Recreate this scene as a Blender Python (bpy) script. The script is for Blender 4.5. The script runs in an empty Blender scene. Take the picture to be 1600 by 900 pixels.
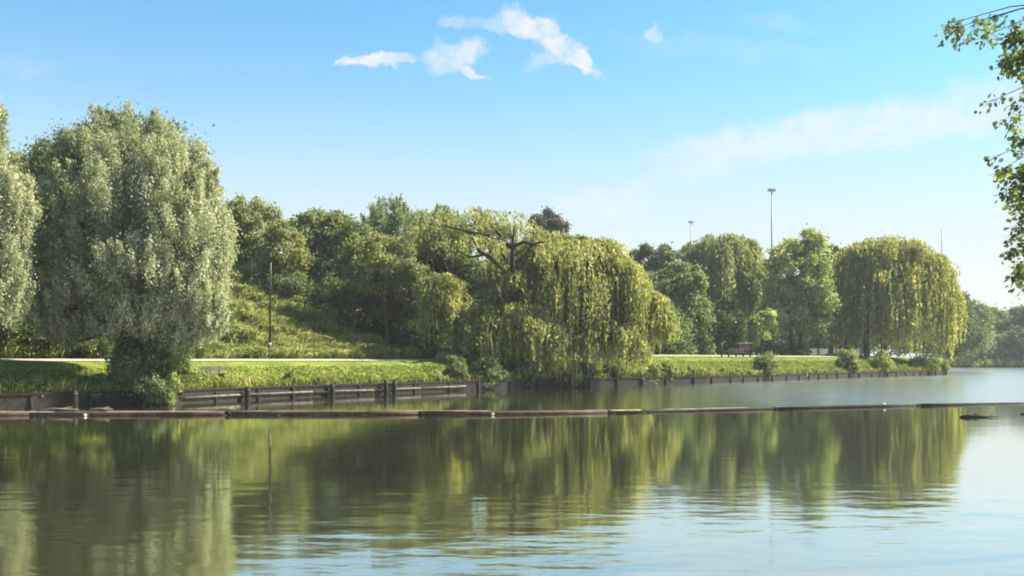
import bpy, bmesh, math, random
import numpy as np
from mathutils import Vector

SC = bpy.context.scene
COL = SC.collection
R = math.radians
random.seed(11)
rng = np.random.default_rng(11)

# ------------------------------------------------------------------ camera
HC, F, HOR = 2.2, 1500.0, 562.0
cam_d = bpy.data.cameras.new('camera')
cam = bpy.data.objects.new('camera', cam_d)
COL.objects.link(cam)
cam.location = (0, 0, HC)
cam.rotation_euler = (R(90), 0, 0)
cam_d.sensor_width = 36.0
cam_d.lens = 36.0 * F / 1600.0
cam_d.shift_y = (HOR - 450.0) / 1600.0
cam_d.clip_end = 9000
SC.camera = cam

# ------------------------------------------------------------------ light
SUN_EL, SUN_AZ = 45.0, 75.0        # azimuth clockwise from +Y (view direction): sun on the right
EXPOSURE = 1.75
HAZE = 0.00028
SKY_STRENGTH = 0.052
sd = Vector((math.sin(R(SUN_AZ)) * math.cos(R(SUN_EL)), math.cos(R(SUN_AZ)) * math.cos(R(SUN_EL)), math.sin(R(SUN_EL))))
sun_d = bpy.data.lights.new('sun', 'SUN')
sun_d.energy = 5.0
sun_d.angle = R(0.6)
sun_d.color = (1.0, 0.91, 0.74)
sun = bpy.data.objects.new('sun', sun_d)
COL.objects.link(sun)
sun.rotation_euler = sd.to_track_quat('Z', 'Y').to_euler()
SC.view_settings.view_transform = 'Standard'
SC.view_settings.look = 'None'
SC.view_settings.gamma = 1
SC.view_settings.exposure = EXPOSURE
SC.view_settings.use_curve_mapping = False
SC.render.engine = 'CYCLES'
SC.cycles.pixel_filter_type = 'BLACKMAN_HARRIS'
SC.cycles.filter_width = 1.9
SC.cycles.max_bounces = 6
SC.cycles.diffuse_bounces = 3
SC.cycles.glossy_bounces = 3
SC.cycles.transmission_bounces = 4
SC.cycles.use_denoising = True

# ------------------------------------------------------------------ node helpers
class NT:
    def __init__(self, nt):
        self.nt = nt; nt.nodes.clear()
    def new(self, t, **kw):
        n = self.nt.nodes.new(t)
        for k, v in kw.items():
            setattr(n, k, v)
        return n
    def link(self, a, b):
        self.nt.links.new(a, b)
    def put(self, sock, v):
        if isinstance(v, bpy.types.NodeSocket): self.link(v, sock)
        elif v is not None: sock.default_value = v
    def math(self, op, a, b=None, c=None, clamp=False):
        n = self.new('ShaderNodeMath', operation=op); n.use_clamp = clamp
        self.put(n.inputs[0], a)
        if b is not None: self.put(n.inputs[1], b)
        if c is not None: self.put(n.inputs[2], c)
        return n.outputs[0]
    def mix(self, f, a, b, mode='MIX'):
        n = self.new('ShaderNodeMix', data_type='RGBA', blend_type=mode)
        self.put(n.inputs[0], f); self.put(n.inputs[6], a); self.put(n.inputs[7], b)
        return n.outputs[2]
    def noise(self, vec, scale, detail=4, rough=0.55, dist=0.0):
        n = self.new('ShaderNodeTexNoise')
        if vec is not None: self.link(vec, n.inputs['Vector'])
        n.inputs['Scale'].default_value = scale
        n.inputs['Detail'].default_value = detail
        n.inputs['Roughness'].default_value = rough
        n.inputs['Distortion'].default_value = dist
        return n
    def ramp(self, fac, stops):
        n = self.new('ShaderNodeValToRGB')
        el = n.color_ramp.elements
        el[0].position, el[0].color = stops[0][0], (*stops[0][1], 1)
        el[1].position, el[1].color = stops[-1][0], (*stops[-1][1], 1)
        for p, c in stops[1:-1]:
            e = el.new(p); e.color = (*c, 1)
        self.put(n.inputs[0], fac)
        return n.outputs[0]
    def smooth(self, v, a, b):
        n = self.new('ShaderNodeMapRange', interpolation_type='SMOOTHSTEP')
        self.put(n.inputs[0], v); n.inputs[1].default_value = a; n.inputs[2].default_value = b
        return n.outputs[0]

# ------------------------------------------------------------------ world: sky with thin clouds
world = bpy.data.worlds.new('World')
SC.world = world
world.use_nodes = True
w = NT(world.node_tree)
sky = w.new('ShaderNodeTexSky', sky_type='NISHITA')
sky.sun_disc = False
sky.sun_elevation = R(SUN_EL)
sky.sun_rotation = R(SUN_AZ)
sky.air_density = 1.0
sky.dust_density = 0.6
sky.ozone_density = 2.0
tc = w.new('ShaderNodeTexCoord')
sep = w.new('ShaderNodeSeparateXYZ'); w.link(tc.outputs['Generated'], sep.inputs[0])
dy = w.math('MAXIMUM', sep.outputs[1], 0.08)
ca = w.math('DIVIDE', sep.outputs[0], dy)
cb = w.math('DIVIDE', sep.outputs[2], dy)
cvec = w.new('ShaderNodeCombineXYZ'); w.link(ca, cvec.inputs[0]); w.link(cb, cvec.inputs[1])
n1 = w.noise(cvec.outputs[0], 22, 6, 0.62)
n2 = w.noise(cvec.outputs[0], 9, 5, 0.6)
def warp(axis, n, amt):
    s = w.new('ShaderNodeSeparateColor'); w.link(n.outputs['Color'], s.inputs[0])
    return w.math('MULTIPLY', w.math('SUBTRACT', s.outputs[axis], 0.5), amt)
n4 = w.noise(cvec.outputs[0], 60, 5, 0.65)
ca_ = w.math('ADD', ca, warp(0, n4, 0.022))
wa = w.math('ADD', ca_, w.math('ADD', warp(0, n1, 0.06), warp(0, n2, 0.05)))
wb = w.math('ADD', w.math('ADD', cb, warp(1, n4, 0.014)), w.math('ADD', warp(1, n1, 0.035), warp(1, n2, 0.03)))
def cloud(px, py, rx, ry, rot, dens, soft):
    x0, y0, rx, ry = (px - 800) / F, (HOR - py) / F, rx / F, ry / F
    c, s = math.cos(R(rot)), math.sin(R(rot))
    da = w.math('SUBTRACT', wa, x0); db = w.math('SUBTRACT', wb, y0)
    u = w.math('ADD', w.math('MULTIPLY', da, c / rx), w.math('MULTIPLY', db, s / rx))
    v = w.math('ADD', w.math('MULTIPLY', da, -s / ry), w.math('MULTIPLY', db, c / ry))
    d = w.math('ADD', w.math('MULTIPLY', u, u), w.math('MULTIPLY', v, v))
    m = w.smooth(d, 1.0 + soft, 1.0 - soft)
    return w.math('MULTIPLY', m, dens)
clouds = [(592, 95, 60, 12, 0, .95, .5), (713, 80, 44, 26, 15, .85, .8), (735, 116, 28, 8, -18, .8, .6),
          (840, 45, 62, 18, -30, 1.0, .6), (895, 86, 48, 12, -38, .95, .6), (860, 90, 42, 12, 25, .55, .8),
          (1037, 44, 16, 13, 0, .55, .8), (790, 30, 60, 10, 0, .5, .8), (705, 26, 22, 7, 0, .4, .8),
          (1240, 218, 190, 30, 6, .75, .9), (1430, 190, 200, 34, 9, .75, .9), (1130, 250, 110, 22, 12, .4, .95), (1540, 160, 110, 40, 10, .5, .95),
          (930, 315, 70, 20, 0, .45, .9), (1010, 285, 90, 12, 12, .25, .9), (30, 100, 60, 20, 0, .15, .9), (1130, 75, 170, 18, -6, .12, .9), (1210, 35, 60, 12, -6, .15, .9),
          (200, -160, 300, 50, 12, .5, .9), (900, -220, 350, 70, -8, .5, .9), (1500, -120, 250, 60, 12, .5, .9)]
acc = None
for c in clouds:
    m = cloud(*c)
    acc = m if acc is None else w.math('MAXIMUM', acc, m)
n3 = w.noise(cvec.outputs[0], 40, 7, 0.7, .6)
tex = w.smooth(n3.outputs['Fac'], 0.28, 0.62)
tex = w.math('MULTIPLY_ADD', tex, 0.65, 0.35)
cm = w.math('MULTIPLY', acc, tex)
# colour of the clear air: the physical sky, paler towards the horizon
hz = w.smooth(sep.outputs[2], 0.36, 0.0)
skyc = w.mix(1.0, sky.outputs[0], (.61, 1.17, 1.24, 1), 'MULTIPLY')
skyc = w.mix(w.math('MULTIPLY', hz, 0.8), skyc, (4.0, 4.35, 4.6, 1))
hz2 = w.smooth(sep.outputs[2], 0.27, 0.03)
skyc = w.mix(w.math('MULTIPLY', hz2, 0.8), skyc, (4.85, 4.75, 4.75, 1))
skyc = w.mix(cm, skyc, (5.0, 5.15, 5.3, 1))
bg = w.new('ShaderNodeBackground'); w.link(skyc, bg.inputs[0]); bg.inputs[1].default_value = SKY_STRENGTH
wo = w.new('ShaderNodeOutputWorld'); w.link(bg.outputs[0], wo.inputs[0])

# ------------------------------------------------------------------ geometry helpers
def W(px, py, D):
    """a point of the place seen at photograph pixel (px, py) that stands D metres off"""
    return Vector(((px - 800) / F * D, D, HC + (HOR - py) / F * D))

def tag(o, label=None, cat=None, group=None, kind=None):
    if label: o['label'] = label
    if cat: o['category'] = cat
    if group: o['group'] = group
    if kind: o['kind'] = kind
    return o

def empty(name, loc, label, cat, group=None, rz=0):
    o = bpy.data.objects.new(name, None)
    o.empty_display_size = 0.3
    COL.objects.link(o)
    o.location = loc
    o.rotation_euler = (0, 0, rz)
    return tag(o, label, cat, group)

def link_mesh(name, me, mat, parent=None):
    o = bpy.data.objects.new(name, me)
    if mat is not None: me.materials.append(mat)
    COL.objects.link(o)
    if parent is not None: o.parent = parent
    return o

def np_mesh(name, V, faces_idx, nper, attr=None, smooth=False):
    """V (n,3); faces_idx flat array with nper verts per face"""
    me = bpy.data.meshes.new(name)
    nf = len(faces_idx) // nper
    me.vertices.add(len(V)); me.vertices.foreach_set('co', np.asarray(V, dtype=np.float32).ravel())
    me.loops.add(len(faces_idx)); me.loops.foreach_set('vertex_index', np.asarray(faces_idx, dtype=np.int32))
    me.polygons.add(nf)
    me.polygons.foreach_set('loop_start', np.arange(0, nf * nper, nper, dtype=np.int32))
    me.polygons.foreach_set('loop_total', np.full(nf, nper, dtype=np.int32))
    if smooth: me.polygons.foreach_set('use_smooth', np.ones(nf, dtype=bool))
    if attr is not None:
        a = me.attributes.new('var', 'FLOAT', 'FACE')
        a.data.foreach_set('value', np.asarray(attr, dtype=np.float32))
    me.update(calc_edges=True)
    return me

def unit(v):
    return v / (np.linalg.norm(v, axis=1, keepdims=True) + 1e-9)

def rdir(n):
    return unit(rng.normal(size=(n, 3)))

def leaf_mesh(P, Nrm, Ax, L, Wd, var, name='leaves'):
    """diamond leaves bent along the midrib. P centre, Nrm face normal, Ax long axis"""
    n = len(P)
    Ax = unit(Ax)
    Sd = unit(np.cross(Nrm, Ax))
    N2 = unit(np.cross(Ax, Sd))
    L = L.reshape(-1, 1); Wd = Wd.reshape(-1, 1)
    V = np.empty((n, 4, 3))
    V[:, 0] = P - Ax * L * .5
    V[:, 1] = P + Sd * Wd * .5 + N2 * Wd * .12 - Ax * L * .06
    V[:, 2] = P + Ax * L * .5 - N2 * L * .08
    V[:, 3] = P - Sd * Wd * .5 + N2 * Wd * .12 - Ax * L * .06
    return np_mesh(name, V.reshape(-1, 3), np.arange(n * 4), 4, var)

class MB:
    """collects boxes and tubes into one mesh"""
    def __init__(self): self.bm = bmesh.new()
    def box(self, x0, x1, y0, y1, z0, z1, rz=0.0, o=(0, 0, 0), bevel=0.0):
        g = bmesh.ops.create_cube(self.bm, size=1)
        vs = g['verts']
        c, s = math.cos(rz), math.sin(rz)
        for v in vs:
            x = (x0 + x1) / 2 + v.co.x * (x1 - x0); y = (y0 + y1) / 2 + v.co.y * (y1 - y0); z = (z0 + z1) / 2 + v.co.z * (z1 - z0)
            v.co = (o[0] + x * c - y * s, o[1] + x * s + y * c, o[2] + z)
        if bevel > 0:
            es = list({e for v in vs for e in v.link_edges})
            bmesh.ops.bevel(self.bm, geom=es, offset=bevel, segments=1, affect='EDGES')
        return self
    def tube(self, pts, rad, sides=7, cap=True):
        pts = [Vector(p) for p in pts]
        if not hasattr(rad, '__len__'): rad = [rad] * len(pts)
        rings = []
        for i, p in enumerate(pts):
            a = pts[max(i - 1, 0)]; b = pts[min(i + 1, len(pts) - 1)]
            t = (b - a)
            if t.length < 1e-9: t = Vector((0, 0, 1))
            t.normalize()
            up = Vector((0, 1, 0)) if abs(t.y) < 0.9 else Vector((1, 0, 0))
            s1 = t.cross(up).normalized(); s2 = s1.cross(t)
            rings.append([self.bm.verts.new(p + (s1 * math.cos(2 * math.pi * k / sides) + s2 * math.sin(2 * math.pi * k / sides)) * rad[i]) for k in range(sides)])
        for r0, r1 in zip(rings, rings[1:]):
            for k in range(sides):
                f = self.bm.faces.new((r0[k], r0[(k + 1) % sides], r1[(k + 1) % sides], r1[k]))
                f.smooth = True
        if cap:
            self.bm.faces.new(rings[0][::-1]); self.bm.faces.new(rings[-1])
        return self
    def build(self, name, mat, parent=None):
        bmesh.ops.recalc_face_normals(self.bm, faces=self.bm.faces)
        me = bpy.data.meshes.new(name)
        self.bm.to_mesh(me); self.bm.free()
        return link_mesh(name, me, mat, parent)

# ------------------------------------------------------------------ materials
def mat_new(name):
    m = bpy.data.materials.new(name); m.use_nodes = True
    return m, NT(m.node_tree)

def pr(nt, base, rough=0.8, spec=0.3, normal=None, metallic=0):
    p = nt.new('ShaderNodeBsdfPrincipled')
    nt.put(p.inputs['Base Color'], base); nt.put(p.inputs['Roughness'], rough)
    p.inputs['Specular IOR Level'].default_value = spec
    p.inputs['Metallic'].default_value = metallic
    if normal is not None: nt.link(normal, p.inputs['Normal'])
    return p

def out(nt, s):
    o = nt.new('ShaderNodeOutputMaterial'); nt.link(s, o.inputs['Surface'])

def leaf_mat(name, dark, mid, light, trans=0.45, tint=(1.15, 1.25, 0.55)):
    m, nt = mat_new(name)
    at = nt.new('ShaderNodeAttribute', attribute_name='var')
    geo = nt.new('ShaderNodeNewGeometry')
    nz = nt.noise(geo.outputs['Position'], 0.45, 3)
    v = nt.math('ADD', at.outputs['Fac'], nt.math('MULTIPLY', nt.math('SUBTRACT', nz.outputs['Fac'], 0.5), 0.7))
    c = nt.ramp(v, [(0.1, dark), (0.5, mid), (0.92, light)])
    d = nt.new('ShaderNodeBsdfDiffuse'); nt.link(c, d.inputs[0])
    t = nt.new('ShaderNodeBsdfTranslucent'); nt.link(nt.mix(1.0, c, (*tint, 1), 'MULTIPLY'), t.inputs[0])
    ms = nt.new('ShaderNodeMixShader'); ms.inputs[0].default_value = trans
    nt.link(d.outputs[0], ms.inputs[1]); nt.link(t.outputs[0], ms.inputs[2])
    g = nt.new('ShaderNodeBsdfGlossy'); g.inputs['Roughness'].default_value = 0.6; g.inputs[0].default_value = (1, 1, 1, 1)
    m2 = nt.new('ShaderNodeMixShader'); m2.inputs[0].default_value = 0.025
    nt.link(ms.outputs[0], m2.inputs[1]); nt.link(g.outputs[0], m2.inputs[2])
    out(nt, m2.outputs[0])
    return m

M = {}
M['silver'] = leaf_mat('silver_willow_leaves', (0.164, 0.194, 0.095), (0.328, 0.339, 0.212), (0.576, 0.560, 0.423), .45, (1.0, 1.1, .6))
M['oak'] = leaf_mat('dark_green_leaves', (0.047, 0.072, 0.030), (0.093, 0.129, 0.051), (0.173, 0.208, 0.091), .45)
M['mid'] = leaf_mat('mid_green_leaves', (0.085, 0.112, 0.045), (0.159, 0.192, 0.078), (0.285, 0.290, 0.157), .52)
M['yellow'] = leaf_mat('olive_leaves', (0.114, 0.134, 0.046), (0.214, 0.233, 0.091), (0.354, 0.339, 0.172), .52)
M['grey'] = leaf_mat('grey_green_leaves', (0.102, 0.138, 0.062), (0.196, 0.244, 0.126), (0.341, 0.389, 0.214), .48, (1.05, 1.15, .6))
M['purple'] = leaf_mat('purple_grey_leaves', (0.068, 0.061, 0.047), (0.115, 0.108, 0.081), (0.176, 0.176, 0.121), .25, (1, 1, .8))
M['willow'] = leaf_mat('weeping_willow_leaves', (0.146, 0.167, 0.053), (0.291, 0.300, 0.122), (0.513, 0.452, 0.240), .55, (1.15, 1.2, .5))
M['willow2'] = leaf_mat('weeping_willow_green_leaves', (0.124, 0.156, 0.067), (0.245, 0.268, 0.138), (0.437, 0.395, 0.243), .55, (1.15, 1.2, .5))
M['fresh'] = leaf_mat('fresh_green_leaves', (0.138, 0.184, 0.062), (0.259, 0.297, 0.123), (0.479, 0.465, 0.270), .55)
M['weed'] = leaf_mat('bank_weed_leaves', (0.109, 0.146, 0.038), (0.233, 0.268, 0.079), (0.420, 0.414, 0.156), .4)
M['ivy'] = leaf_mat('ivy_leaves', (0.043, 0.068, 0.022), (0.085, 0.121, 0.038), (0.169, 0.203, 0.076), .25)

def bark(name, a, b):
    m, nt = mat_new(name)
    tcn = nt.new('ShaderNodeNewGeometry')
    mp = nt.new('ShaderNodeMapping'); nt.link(tcn.outputs['Position'], mp.inputs[0]); mp.inputs['Scale'].default_value = (1, 1, .2)
    nz = nt.noise(mp.outputs[0], 14, 6, .7)
    c = nt.ramp(nz.outputs['Fac'], [(.3, a), (.7, b)])
    bp = nt.new('ShaderNodeBump'); bp.inputs['Strength'].default_value = .8; bp.inputs['Distance'].default_value = .04; nt.link(nz.outputs['Fac'], bp.inputs['Height'])
    out(nt, pr(nt, c, .9, .15, bp.outputs[0]).outputs[0])
    return m
M['bark'] = bark('bark', (.025, .02, .014), (.09, .075, .055))
M['bark_dark'] = bark('dark_bark', (.012, .010, .008), (.045, .036, .027))

def noisy(name, a, b, scale=6, rough=.85, bump=.3, spec=.2, metallic=0, dist=.02, stretch=(1, 1, 1)):
    m, nt = mat_new(name)
    g = nt.new('ShaderNodeNewGeometry')
    mp = nt.new('ShaderNodeMapping'); nt.link(g.outputs['Position'], mp.inputs[0]); mp.inputs['Scale'].default_value = stretch
    nz = nt.noise(mp.outputs[0], scale, 6, .65)
    c = nt.ramp(nz.outputs['Fac'], [(.32, a), (.68, b)])
    bp = nt.new('ShaderNodeBump'); bp.inputs['Strength'].default_value = bump; bp.inputs['Distance'].default_value = dist; nt.link(nz.outputs['Fac'], bp.inputs['Height'])
    out(nt, pr(nt, c, rough, spec, bp.outputs[0], metallic).outputs[0])
    return m
M['timber'] = noisy('weathered_timber', (.05, .042, .034), (.17, .15, .125), 5, stretch=(1, 1, .35), bump=.6)
M['timber_dark'] = noisy('wet_dark_timber', (.008, .007, .006), (.030, .026, .021), 5, bump=.6)
M['rail'] = noisy('bleached_timber', (.05, .043, .033), (.17, .15, .12), 4, bump=.5)
M['rust'] = noisy('rusty_pipe', (.022, .014, .010), (.085, .05, .036), 3, .75, .3)
M['pale_log'] = noisy('sunbleached_log', (.10, .08, .055), (.30, .25, .19), 3, .85, .4)
M['black'] = noisy('black_paint', (.010, .011, .010), (.022, .024, .022), 9, .45, .1, .4)
M['white'] = noisy('white_band', (.55, .55, .52), (.75, .75, .72), 9, .5, .1)
M['steel'] = noisy('galvanised_steel', (.12, .13, .15), (.2, .21, .23), 3, .5, .05, .4)
M['stone'] = noisy('pale_stone', (.30, .29, .26), (.52, .51, .47), 5, .85, .6)
M['soil'] = noisy('soil', (.05, .04, .025), (.11, .085, .055), 3, .95, .5)
M['path'] = noisy('pale_gravel_path', (.22, .20, .15), (.38, .35, .28), 7, .95, .3)
M['glass'] = noisy('lamp_glass', (.5, .5, .48), (.6, .6, .58), 3, .2, .0, .5)
M['fence'] = noisy('grey_fence_boards', (.10, .10, .10), (.20, .20, .20), 4, .85, .3, stretch=(1, 1, .2))
M['pink'] = noisy('faded_red_wood', (.22, .12, .09), (.38, .24, .19), 4)

def ground_mat():
    m, nt = mat_new('meadow_ground')
    g = nt.new('ShaderNodeNewGeometry')
    a = nt.noise(g.outputs['Position'], .35, 5, .6); b = nt.noise(g.outputs['Position'], 4.0, 6, .7)
    f = nt.math('ADD', nt.math('MULTIPLY', a.outputs['Fac'], .55), nt.math('MULTIPLY', b.outputs['Fac'], .45))
    c = nt.ramp(f, [(.36, (.065, .10, .018)), (.5, (.13, .185, .032)), (.62, (.22, .25, .06))])
    bp = nt.new('ShaderNodeBump'); bp.inputs['Strength'].default_value = .9; bp.inputs['Distance'].default_value = .12; nt.link(b.outputs['Fac'], bp.inputs['Height'])
    out(nt, pr(nt, c, .95, .1, bp.outputs[0]).outputs[0])
    return m
M['ground'] = ground_mat()

def grass_mat(name, a, b, c3):
    m, nt = mat_new(name)
    at = nt.new('ShaderNodeAttribute', attribute_name='var')
    g = nt.new('ShaderNodeNewGeometry')
    nz = nt.noise(g.outputs['Position'], .5, 4)
    v = nt.math('ADD', at.outputs['Fac'], nt.math('MULTIPLY', nt.math('SUBTRACT', nz.outputs['Fac'], .5), 1.1))
    c = nt.ramp(v, [(.1, a), (.5, b), (.95, c3)])
    d = nt.new('ShaderNodeBsdfDiffuse'); nt.link(c, d.inputs[0])
    t = nt.new('ShaderNodeBsdfTranslucent'); nt.link(c, t.inputs[0])
    ms = nt.new('ShaderNodeMixShader'); ms.inputs[0].default_value = .35
    nt.link(d.outputs[0], ms.inputs[1]); nt.link(t.outputs[0], ms.inputs[2]); out(nt, ms.outputs[0])
    return m
M['grass'] = grass_mat('grass_blades', (.11, .145, .025), (.25, .285, .055), (.44, .42, .14))
M['hillgrass'] = grass_mat('rough_grass_blades', (.13, .17, .04), (.36, .40, .12), (.55, .56, .24))

# ------------------------------------------------------------------ terrain
wall_px = [(0, 640), (270, 631), (430, 622.5), (600, 615.5), (700, 611), (860, 605.5), (1000, 602), (1100, 599.5), (1200, 596), (1330, 590.8), (1480, 585.8)]
wall_pts = []
for px, yw in wall_px:
    D = HC * F / (yw - HOR)
    wall_pts.append(((px - 800) / F * D, D))
N_ = np.array([-0.745, 0.667]); N_ /= np.linalg.norm(N_)
M_ = np.array([N_[1], -N_[0]])
wp0 = wall_pts[0]
wall_pts = [(wp0[0] - 70, wp0[1] - 52), (wp0[0] - 22, wp0[1] - 14)] + wall_pts
WP = np.array(wall_pts)
WU = WP @ M_
WS = WP @ N_
UEND = WU[-1]
def us(x, y):
    p = np.stack([np.asarray(x, float), np.asarray(y, float)], -1)
    u = p @ M_
    return u, p @ N_ - np.interp(u, WU, WS)
def xy(u, s):
    u = np.asarray(u, float)
    t = np.asarray(s, float) + np.interp(u, WU, WS)
    return u * M_[0] + t * N_[0], u * M_[1] + t * N_[1]
def sm(t):
    t = np.clip(t, 0, 1); return t * t * (3 - 2 * t)
HW = 0.66
def vnoise(x, y, f, seed):
    """cheap smooth value noise"""
    x = np.asarray(x) * f; y = np.asarray(y) * f
    xi = np.floor(x).astype(np.int64); yi = np.floor(y).astype(np.int64); fx = x - xi; fy = y - yi
    def h(a, b):
        v = np.sin(a * 127.1 + b * 311.7 + seed * 74.7) * 43758.5453
        return v - np.floor(v)
    fx = fx * fx * (3 - 2 * fx); fy = fy * fy * (3 - 2 * fy)
    return (h(xi, yi) * (1 - fx) + h(xi + 1, yi) * fx) * (1 - fy) + (h(xi, yi + 1) * (1 - fx) + h(xi + 1, yi + 1) * fx) * fy
def zpath(u):
    return 2.10 + 0.42 * sm((u - 48) / 30)
def gz_us(u, s):
    u = np.asarray(u, float); s = np.asarray(s, float)
    x, y = xy(u, s)
    zp = zpath(u)
    z = HW + (zp - HW) * sm((s - 0.3) / 5.9) ** 0.85
    hill = 5.7 * sm((s - 8.4) / 17.0) * (1 - sm((u - 48.0) / 13.0)) * (.35 + .65 * sm((u - 22) / 11.0))
    z = z + hill + np.clip(hill, 0, 1) * (vnoise(x, y, .9, 3) - .5) * .55 + np.clip(hill, 0, 1) * (vnoise(x, y, .35, 5) - .5) * .8
    z = z + .13 * sm((s - 6.0) / 2.3)
    soft = np.clip((s - .2) / 2, 0, 1) * (np.clip((5.0 - s), 0, 1) + np.clip(s - 8.6, 0, 1))
    z = z + soft * (vnoise(x, y, 1.3, 1) - .5) * .10
    return z
def gz(x, y):
    u, s = us(x, y)
    return float(gz_us(u, s))

ss = np.concatenate([np.arange(0, 32, .4), np.arange(32, 80, 3), [90, 120, 160, 220, 320, 500, 700]])
uu = np.arange(WU[0], UEND + .01, .6)
uu = np.append(uu, UEND)
Ug, Sg = np.meshgrid(uu, ss, indexing='ij')
Xg, Yg = xy(Ug, Sg)
Zg = gz_us(Ug, Sg)
nu, ns = Ug.shape
V = np.stack([Xg, Yg, Zg], -1).reshape(-1, 3)
idx = np.arange(nu * ns).reshape(nu, ns)
Fc = np.stack([idx[:-1, :-1], idx[1:, :-1], idx[1:, 1:], idx[:-1, 1:]], -1).reshape(-1)
o = link_mesh('ground', np_mesh('ground', V, Fc, 4, smooth=True), M['ground']); tag(o, kind='structure')
# earth side of the spit
side = MB()
for i in range(0, 45):
    s0, s1 = i * 1.2, (i + 1) * 1.2
    pts = []
    x0, y0 = xy(UEND, s0); x1, y1 = xy(UEND, s1)
    vs = [side.bm.verts.new(p) for p in ((x0, y0, -.5), (x1, y1, -.5), (x1, y1, float(gz_us(UEND, s1))), (x0, y0, float(gz_us(UEND, s0))))]
    side.bm.faces.new(vs)
o = side.build('bank_end', M['soil']); tag(o, kind='structure')

# path ribbon
ps = np.linspace(6.1, 8.3, 5)
Up, Sp = np.meshgrid(uu, ps, indexing='ij'); Xp, Yp = xy(Up, Sp)
Zp = gz_us(Up, Sp) + .03
npu, nps = Up.shape; idx = np.arange(npu * nps).reshape(npu, nps)
Fc = np.stack([idx[:-1, :-1], idx[1:, :-1], idx[1:, 1:], idx[:-1, 1:]], -1).reshape(-1)
o = link_mesh('path', np_mesh('path', np.stack([Xp, Yp, Zp], -1).reshape(-1, 3), Fc, 4, smooth=True), M['path']); tag(o, kind='structure')

# far bank (beyond the open water on the right)
def far_front(x): return 262 + .10 * (np.asarray(x, float) - 60)
fx = np.arange(20, 620, 3.0); fy = np.array([0, .4, 1.5, 3, 6, 12, 30, 80, 300, 700])
FX, FY = np.meshgrid(fx, fy, indexing='ij')
FZ = np.where(FY == 0, -.4, .7 + 1.2 * sm(FY / 8)) + 0 * FX
FYY = far_front(FX) + FY + np.where(FY == 0, .1, 0)
n0, n1_ = FX.shape; idx = np.arange(n0 * n1_).reshape(n0, n1_)
Fc = np.stack([idx[:-1, :-1], idx[1:, :-1], idx[1:, 1:], idx[:-1, 1:]], -1).reshape(-1)
o = link_mesh('far_ground', np_mesh('far_ground', np.stack([FX, FYY, FZ], -1).reshape(-1, 3), Fc, 4), M['ground']); tag(o, kind='structure')

# near bank under the camera
nb = bmesh.new()
prof = [(-60, 4.5), (-20, 5.0), (-6, 5.2), (0, 5.4), (3.5, 6.4), (5.2, 8.6), (6.05, 10.2), (7.2, 11.6), (10, 14), (16, 17), (40, 26)]
rows = []
for x, y in prof:
    rows.append([nb.verts.new((x, y + .25, -.5)), nb.verts.new((x, y, .25)), nb.verts.new((x, y - 2.2, .55)), nb.verts.new((x * 1.1, -60, .8))])
for a, b in zip(rows, rows[1:]):
    for k in range(3):
        nb.faces.new((a[k], b[k], b[k + 1], a[k + 1]))
bmesh.ops.recalc_face_normals(nb, faces=nb.faces)
me = bpy.data.meshes.new('near_bank'); nb.to_mesh(me); nb.free()
o = link_mesh('near_bank', me, M['soil']); tag(o, kind='structure')

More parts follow.
